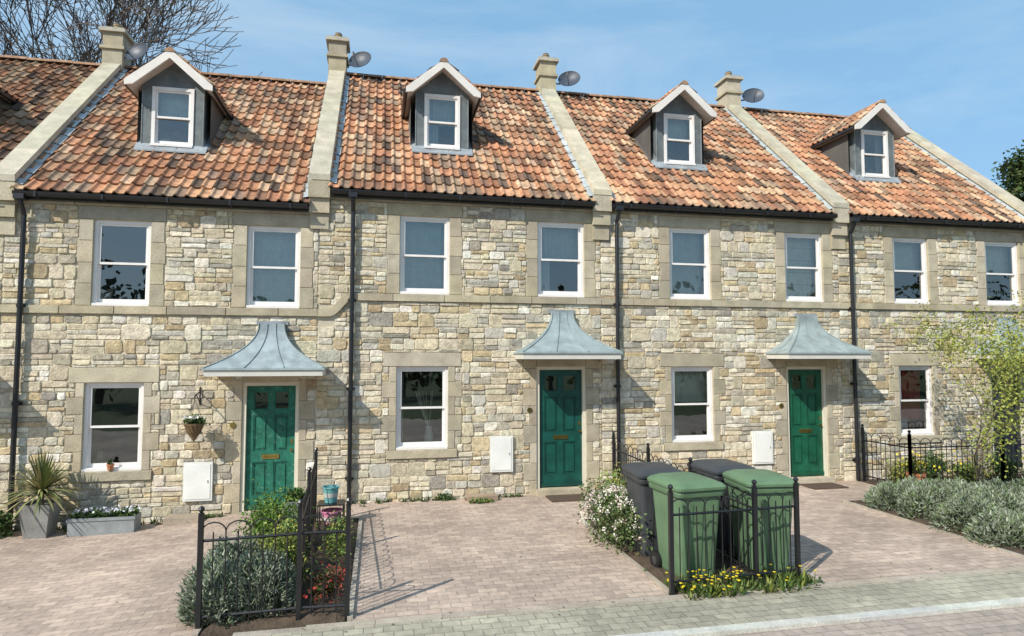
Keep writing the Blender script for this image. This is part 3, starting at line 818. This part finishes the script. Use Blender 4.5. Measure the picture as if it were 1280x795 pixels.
for _ in range(100):
    x=R.uniform(2.92,4.5); y=R.uniform(-4.9,-4.5); blades(v,(x,y,gz(x)),(.07,.07),R.uniform(.06,.2),16,G1+GY[:2],1.6,.010)
for _ in range(64):
    x=min(3.8,max(2.9,R.gauss(3.25,.25))) if R.random()<.65 else R.uniform(2.95,4.5); y=R.uniform(-4.93,-4.6); z=gz(x)+R.uniform(.06,.19)
    v.lathe((x,y,z),[(.0,.0),(.015,.004),(.017,.009),(.0,.013)],8,(.75,.57,.03)); v.tube([(x,y,gz(x)),(x,y,z)],.002,3,(.1,.15,.04))
v.build('dandelions',[m_leaf])
v=MB(); clump(v,(3.7,-2.2,gz(3)+.3),(.3,.5,.35),1500,.05,G1,14,.5,gz(3)); clump(v,(3.6,-1.3,gz(3)+.28),(.25,.3,.34),1100,.045,GY,14,.5,gz(3)); clump(v,(4.4,-2.6,gz(3)+.2),(.2,.4,.25),900,.05,G1,10,.5,gz(3)); v.build('garden_shrub',[m_leaf])
v=MB()
for (x,y) in ((7.85,-2.1),(8.3,-2.2),(8.8,-2.3),(7.95,-2.7),(8.5,-2.85),(9.1,-2.8),(7.9,-3.35),(8.4,-3.5),(9.0,-3.4),(9.6,-3.1),(7.85,-4.05),(8.4,-4.15),(9.0,-4.1),(9.7,-3.9),(10.3,-3.4),(10.4,-4.2),(9.5,-2.4),(10.1,-2.6),(11,-3.0),(11,-3.9)):
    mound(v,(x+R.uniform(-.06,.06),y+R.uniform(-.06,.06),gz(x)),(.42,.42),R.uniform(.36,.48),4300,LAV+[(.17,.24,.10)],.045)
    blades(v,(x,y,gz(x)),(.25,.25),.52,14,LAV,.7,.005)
v.build('lavender_hedge',[m_leaf])
v=MB()
for (x,y,r,h,pal) in ((9.6,-.6,.35,.4,GY),(10.2,-.5,.3,.42,G1),(10.9,-.6,.4,.3,G1+GY),(11.6,-.7,.4,.4,G1),(12.6,-.8,.4,.4,GY)):
    clump(v,(x,y,gz(x)+h*.6),(r,r*.7,h*.75),1700,.05,pal,14,.55,gz(x))
for _ in range(60):
    x=R.uniform(9.3,11);y=R.uniform(-.95,-.4); leaf(v,(x,y,gz(x)+R.uniform(.3,.62)),.05,(.75,.6,.05),.9)
v.build('garden_shrub',[m_leaf])

v=MB(); v.lathe((9.45,-.95,gz(9.4)),[(0,.0),(.11,0),(.15,.24),(.165,.25),(.165,.29),(.14,.29),(.13,.22),(0,.22)],20,(.5,.2,.1))
clump(v,(9.45,-.95,gz(9.4)+.45),(.18,.18,.2),500,.05,G1+[(.6,.5,.05)],8,.5); v.build('potted_plant',[m_pot])

# cordyline
v=MB(); cx,cy=-4.68,-.42; g=gz(cx)
def taper(mb,cx,cy,z0,z1,a,b,col):
    vs=[(cx-a,cy-a,z0),(cx+a,cy-a,z0),(cx+a,cy+a,z0),(cx-a,cy+a,z0),(cx-b,cy-b,z1),(cx+b,cy-b,z1),(cx+b,cy+b,z1),(cx-b,cy+b,z1)]
    q=b-.025
    vs+=[(cx-q,cy-q,z1),(cx+q,cy-q,z1),(cx+q,cy+q,z1),(cx-q,cy+q,z1),(cx-q,cy-q,z1-.04),(cx+q,cy-q,z1-.04),(cx+q,cy+q,z1-.04),(cx-q,cy+q,z1-.04)]
    mb.add(vs,[(0,1,5,4),(1,2,6,5),(2,3,7,6),(3,0,4,7),(4,5,9,8),(5,6,10,9),(6,7,11,10),(7,4,8,11),(8,9,13,12),(9,10,14,13),(10,11,15,14),(11,8,12,15),(12,13,14,15)],col)
taper(v,cx,cy,g,g+.47,.14,.2,(.27,.27,.25))
base=Vector((cx,cy,g+.62)); v.tube([(cx,cy,g+.4),base],.04,8,(.2,.15,.1))
for _ in range(210):
    t=R.uniform(0,2*math.pi); el=R.uniform(-.1,1.45); L=R.uniform(.45,.68)
    d=Vector((math.cos(t)*math.cos(el),math.sin(t)*math.cos(el),math.sin(el))); s=d.cross(Vector((0,0,1))).normalized()*.014
    pts=[base+d*L*q+Vector((0,0,-1))*(.28*q*q*math.cos(el)*L*1.3) for q in (0,.3,.6,.85,1)]
    vs=[];ws=[.6,1,1,.6,.05]
    for p,w in zip(pts,ws): vs+=[p-s*w,p+s*w]
    k=R.uniform(.9,1.5); c=R.choice([(.15,.18,.06),(.20,.20,.08),(.30,.26,.12),(.13,.16,.05)])
    v.add(vs,[(2*i,2*i+1,2*i+3,2*i+2) for i in range(4)],tuple(x*k for x in c))
v.build('cordyline_planter',[m_pot])
v=MB(); x0,x1,y0,y1=-4.28,-3.42,-.55,-.27; g=gz(-3.9); TC=(.27,.29,.29)
v.box(x0,x1,y0,y0+.02,g,g+.24,TC);v.box(x0,x1,y1-.02,y1,g,g+.24,TC);v.box(x0,x0+.02,y0+.02,y1-.02,g,g+.24,TC);v.box(x1-.02,x1,y0+.02,y1-.02,g,g+.24,TC)
v.box(x0-.012,x1+.012,y0-.012,y0-.001,g+.2,g+.235,TC)
v.box(x0+.02,x1-.02,y0+.02,y1-.02,g+.01,g+.2,(.06,.05,.04))
for k in range(9):
    xx=x0+.06+.093*k; clump(v,(xx,(y0+y1)/2,g+.26),(.08,.12,.07),140,.045,G1,5,.6,g+.2)
    for _ in range(14): leaf(v,(xx+R.gauss(0,.04),(y0+y1)/2+R.gauss(0,.06),g+.3+R.uniform(0,.06)),.038,(.72,.72,.78),.9)
v.build('trough_planter',[m_pot])
v=MB(); hx=-2.72; hy=-.30; hz=1.22
v.tube([(hx,-.02,1.5),(hx,-.03,1.78),(hx,-.05,1.70),(hx,-.3,1.66),(hx,-.33,1.62)],.010,5,BK); v.tube([(hx,-.02,1.52),(hx,-.12,1.60),(hx,-.22,1.66)],.007,5,BK)
for k in range(3):
    t=k*2.09; v.tube([(hx,hy-.02,1.62),(hx+.14*math.cos(t),hy+.14*math.sin(t),hz)],.003,4,(.1,.1,.1))
v.lathe((hx,hy,hz),[(.0,-.24),(.03,-.22),(.09,-.11),(.14,0),(.145,.02),(.0,.02)],16,(.20,.13,.07))
for k in range(12):
    t=k*math.pi/6; v.tube([(hx+.145*math.cos(t),hy+.145*math.sin(t),hz+.01),(hx+.09*math.cos(t+.4),hy+.09*math.sin(t+.4),hz-.12),(hx,hy,hz-.25)],.004,4,(.1,.07,.04))
clump(v,(hx,hy,hz+.05),(.16,.15,.08),500,.05,G1,10,.6)
for _ in range(26): leaf(v,(hx+R.gauss(0,.08),hy-.05+R.gauss(0,.06),hz+.09+R.uniform(0,.05)),.05,(.75,.75,.7),.9)
v.build('hanging_basket',[m_pot])
v=MB(); g=gz(-1.2); taper(v,-1.16,-.85,g,g+.3,.12,.16,(.24,.25,.25)); blades(v,(-1.16,-.85,g+.27),(.1,.1),.25,160,G1,1.2,.012); clump(v,(-1.16,-.85,g+.36),(.15,.15,.12),400,.05,G1,8,.5); v.build('potted_plant',[m_pot])
def bucket(name,x,y,z,col,hgt=.2,r=.11):
    v=MB(); v.lathe((x,y,z),[(0,0),(r*.75,0),(r,hgt),(r*1.08,hgt),(r*1.08,hgt-.02),(r*.95,hgt-.02),(r*.72,.02),(0,.02)],20,col)
    v.lathe((x,y,z),[(r*.87,hgt*.35),(r*.96,hgt*.62)],20,(.55,.55,.5))
    v.tube([(x-r*1.02*math.cos(math.pi*k/10),y,z+hgt-.01+.1*math.sin(math.pi*k/10)) for k in range(11)],.004,5,(.5,.5,.5)); v.build(name,[m_pot])
g=gz(-.6); bucket('bucket',-.62,-1.35,g+.02,(.6,.22,.33),.2,.14); bucket('bucket',-.64,-1.30,g+.32,(.15,.38,.38),.22,.11)
v=MB(); 
for (a,b) in ((-.8,-1.46),(-.46,-1.46),(-.8,-1.14),(-.46,-1.14)): v.tube([(a,b,g-.02),(a,b,g+.3)],.009,6,BK)
v.box(-.81,-.45,-1.47,-1.13,g+.3,g+.317,BK); v.build('plant_stand',[m_black])
v=MB(); v.lathe((-3.95,-.02,.535),[(0,0),(.035,0),(.048,.07),(.055,.07),(.055,.09),(.04,.09),(0,.08)],14,(.5,.2,.1)); clump(v,(-3.95,-.02,.66),(.06,.04,.05),90,.04,G1,4,.5); v.build('potted_plant',[m_pot])
for x in (3.14,7.98):
    v=MB(); v.box(x-.35,x+.35,-.62,-.18,gz(x)+.003,gz(x)+.022,(.10,.07,.05)); v.build('doormat',[m_fab])
v=MB(); v.box(1.45,1.95,-.32,-.08,gz(1.6)-.02,gz(1.6)+.08,(.36,.27,.2)); v.build('stone_slab',[m_ash])
v=MB(); v.box(-3.1,-2.6,-.35,-.05,gz(-2.8)-.02,gz(-2.8)+.09,(.4,.33,.25)); v.build('stone_slab',[m_ash])
v=MB()
for _ in range(190):
    x=R.choice([R.uniform(-.4,2.4),R.uniform(-5.5,-2.3),R.uniform(4.2,7.3)]); y=R.uniform(-.12,-.03) if R.random()<.8 else R.uniform(-.3,-.1)
    blades(v,(x,y,gz(x)),(.05,.03),R.uniform(.04,.13),10,G1+[(.16,.14,.07)],1.3,.009)
clump(v,(1.1,-.12,gz(1)+.06),(.16,.06,.08),160,.05,G1,6,.5,gz(1)); clump(v,(1.7,-.42,gz(1)+.03),(.3,.08,.05),220,.05,G1+GY,6,.5,gz(1))
v.build('wall_weeds',[m_leaf])
# fallen leaves and grit on the paving
v=MB()
for _ in range(260):
    x=R.uniform(-6,7.4); y=R.choice([R.uniform(-5.5,-.1),R.gauss(-.35,.2),R.gauss(-4.85,.12)])
    if y>-.05: continue
    s=R.uniform(.008,.022); t=R.uniform(0,6.28); z=gz(x)+.006
    c=R.choice([(.2,.14,.07),(.12,.09,.05),(.3,.24,.14),(.13,.15,.05)])
    v.add([(x+s*math.cos(t+k*1.57)*(1 if k%2 else .5),y+s*math.sin(t+k*1.57)*(1 if k%2 else .5),z+R.uniform(0,.006)) for k in range(4)],[(0,1,2,3)],c)
v.build('fallen_leaves',[m_leaf])
v=MB(); clump(v,(-5.35,-.35,gz(-5)+.2),(.3,.2,.25),800,.07,G1,10,.5,gz(-5)); v.build('garden_shrub',[m_leaf])

def branch(mb,p,d,L,r,lev,maxl,tips,kids=3,spread=.6,sides=5,upb=.15,segs=3,rmin=0.0):
    pts=[p]; rs=[r]; dd=d.copy(); q=p.copy()
    for k in range(segs):
        dd=(dd+Vector((R.gauss(0,.12),R.gauss(0,.12),R.gauss(0,.08)+upb*.3))).normalized(); q=q+dd*L/segs; pts.append(q.copy()); rs.append(max(rmin,r*(1-.45*(k+1)/segs)))
    mb.tube(pts,rs,sides if lev<2 else 4 if lev<4 else 3,(1,1,1) ,0,caps=False)
    tips.append((pts[-1],lev)); 
    if lev>=2: tips.append((pts[len(pts)//2],lev))
    if lev<maxl:
        for k in range(kids):
            a=dd.orthogonal().normalized(); a.rotate(Matrix.Rotation(R.uniform(0,6.28),3,dd)) 
            nd=(dd+a*R.uniform(.5,1.2)*spread+Vector((0,0,upb))).normalized()
            i=R.randint(max(1,len(pts)-2),len(pts)-1)
            branch(mb,pts[i],nd,L*R.uniform(.6,.85),max(rmin,rs[i]*.72),lev+1,maxl,tips,kids,spread,sides,upb,segs,rmin)
v=MB(); tips=[]; b0=Vector((9.62,-2.0,gz(9)))
branch(v,b0,Vector((.05,0,1)),1.25,.030,0,4,tips,3,.75,6,.22)
branch(v,b0,Vector((-.2,0,1)).normalized(),1.1,.022,0,4,tips,3,.75,6,.2)
v.c=[(.16,.13,.09)]*len(v.f)
for (p,l) in tips:
    if l>=2:
        for _ in range(13): 
            k=R.uniform(.8,1.3); c=R.choice([(.25,.28,.05),(.32,.33,.07),(.18,.22,.05)]); lf=tuple(x*k for x in c)
            leaf(v,p+Vector((R.gauss(0,.12),R.gauss(0,.12),R.gauss(0,.12))),.055,lf,.55)
v.build('sapling_tree',[m_leaf])
v=MB(); tips=[]; tb=Vector((-11.6,13,-.2))
v.tube([tb,tb+Vector((.1,0,3)),tb+Vector((0,.1,6.2))],[.42,.36,.30],10,caps=False)
for (dx,dy,L0) in ((-.5,.1,3.6),(.15,-.2,4.0),(.75,.1,3.6),(1.2,-.1,3.2),(-.1,.5,3.4)):
    branch(v,tb+Vector((0,.1,5.4+R.uniform(0,.8))),Vector((dx,dy,1)).normalized(),L0,.17,1,6,tips,4,.8,6,.10,3,.012)
v.c=[(.15,.115,.095)]*len(v.f); v.build('bare_tree',[m_bark])
v=MB(); v.tube([(26,10,-.3),(26,10,10)],[.35,.05],8,(.12,.09,.06))
for k in range(34):
    z=1.5+9*k/34; rr_=2.9*(1-k/36)**.7
    for j in range(5):
        t=R.uniform(0,6.28); q=rr_*R.uniform(.4,.9); clump(v,(26+q*math.cos(t),10+q*math.sin(t),z+R.uniform(-.3,.3)),(.75,.75,.45),200,.18,[(.055,.085,.02),(.08,.12,.03),(.035,.055,.018)],6,.5)
v.build('evergreen_tree',[m_leaf])
# treeline across the street (behind the camera, seen in the window reflections)
v=MB()
for k in range(30):
    x=-45+90*k/29+R.uniform(-1,1); h=R.uniform(4,10)
    v.tube([(x,-27,-.3),(x,-27,h*.6)],[.25,.1],6,(.12,.09,.06))
    clump(v,(x,-27,h*.55),(2.2,2,h*.5),700,.5,[(.05,.07,.03),(.08,.09,.04)],14,.6)
v.build('background_trees',[m_leaf])

# ------------------------------------------------------------ light, world, camera
tr=Vector((.82,.64,-.84)).normalized()
sun=bpy.data.lights.new('sun','SUN'); sun.energy=5.0; sun.angle=math.radians(.5); sun.color=(1,.945,.85)
so=bpy.data.objects.new('sun',sun); scene.collection.objects.link(so); so.rotation_euler=tr.to_track_quat('-Z','Y').to_euler(); so.location=(-20,-20,30)
w=bpy.data.worlds.new('World'); scene.world=w; w.use_nodes=True; nt=w.node_tree;N=nt.nodes;L=nt.links
bg=N['Background']; sk=N.new('ShaderNodeTexSky'); sk.sky_type='NISHITA'; sk.sun_disc=False
sk.sun_elevation=math.asin(-tr.z); sk.sun_rotation=math.atan2(-tr.x,-tr.y)%(2*math.pi); sk.air_density=1.0; sk.dust_density=1.5; sk.ozone_density=1.5
bg.inputs[1].default_value=.13
hz=N.new('ShaderNodeMix'); hz.data_type='RGBA'; hz.inputs[0].default_value=.62; L.new(sk.outputs[0],hz.inputs[6]); hz.inputs[7].default_value=(2.5,5.0,7.6,1)
tc=N.new('ShaderNodeTexCoord'); mp=N.new('ShaderNodeMapping'); mp.inputs['Scale'].default_value=(1.2,1.2,4.5); mp.inputs['Rotation'].default_value=(0,.25,.3)
L.new(tc.outputs['Generated'],mp.inputs[0])
nz=N.new('ShaderNodeTexNoise'); nz.inputs['Scale'].default_value=1.5; nz.inputs['Detail'].default_value=8; nz.inputs['Roughness'].default_value=.62; nz.inputs['Distortion'].default_value=.5
L.new(mp.outputs[0],nz.inputs['Vector'])
mr=N.new('ShaderNodeMapRange'); mr.inputs[1].default_value=.42; mr.inputs[2].default_value=.85; mr.inputs[3].default_value=0; mr.inputs[4].default_value=.55
L.new(nz.outputs['Fac'],mr.inputs[0])
mx=N.new('ShaderNodeMix'); mx.data_type='RGBA'; L.new(mr.outputs[0],mx.inputs[0]); L.new(hz.outputs[2],mx.inputs[6]); mx.inputs[7].default_value=(6.0,6.9,7.5,1)
L.new(mx.outputs[2],bg.inputs[0])

cam=bpy.data.cameras.new('camera'); cam.sensor_width=36; cam.lens=22.5; cam.clip_end=2000; cam.clip_start=.05
co=bpy.data.objects.new('camera',cam); scene.collection.objects.link(co); co.location=(0,-10.84,2.26)
co.rotation_euler=(math.radians(93.4),0,math.radians(-11.75)); scene.camera=co
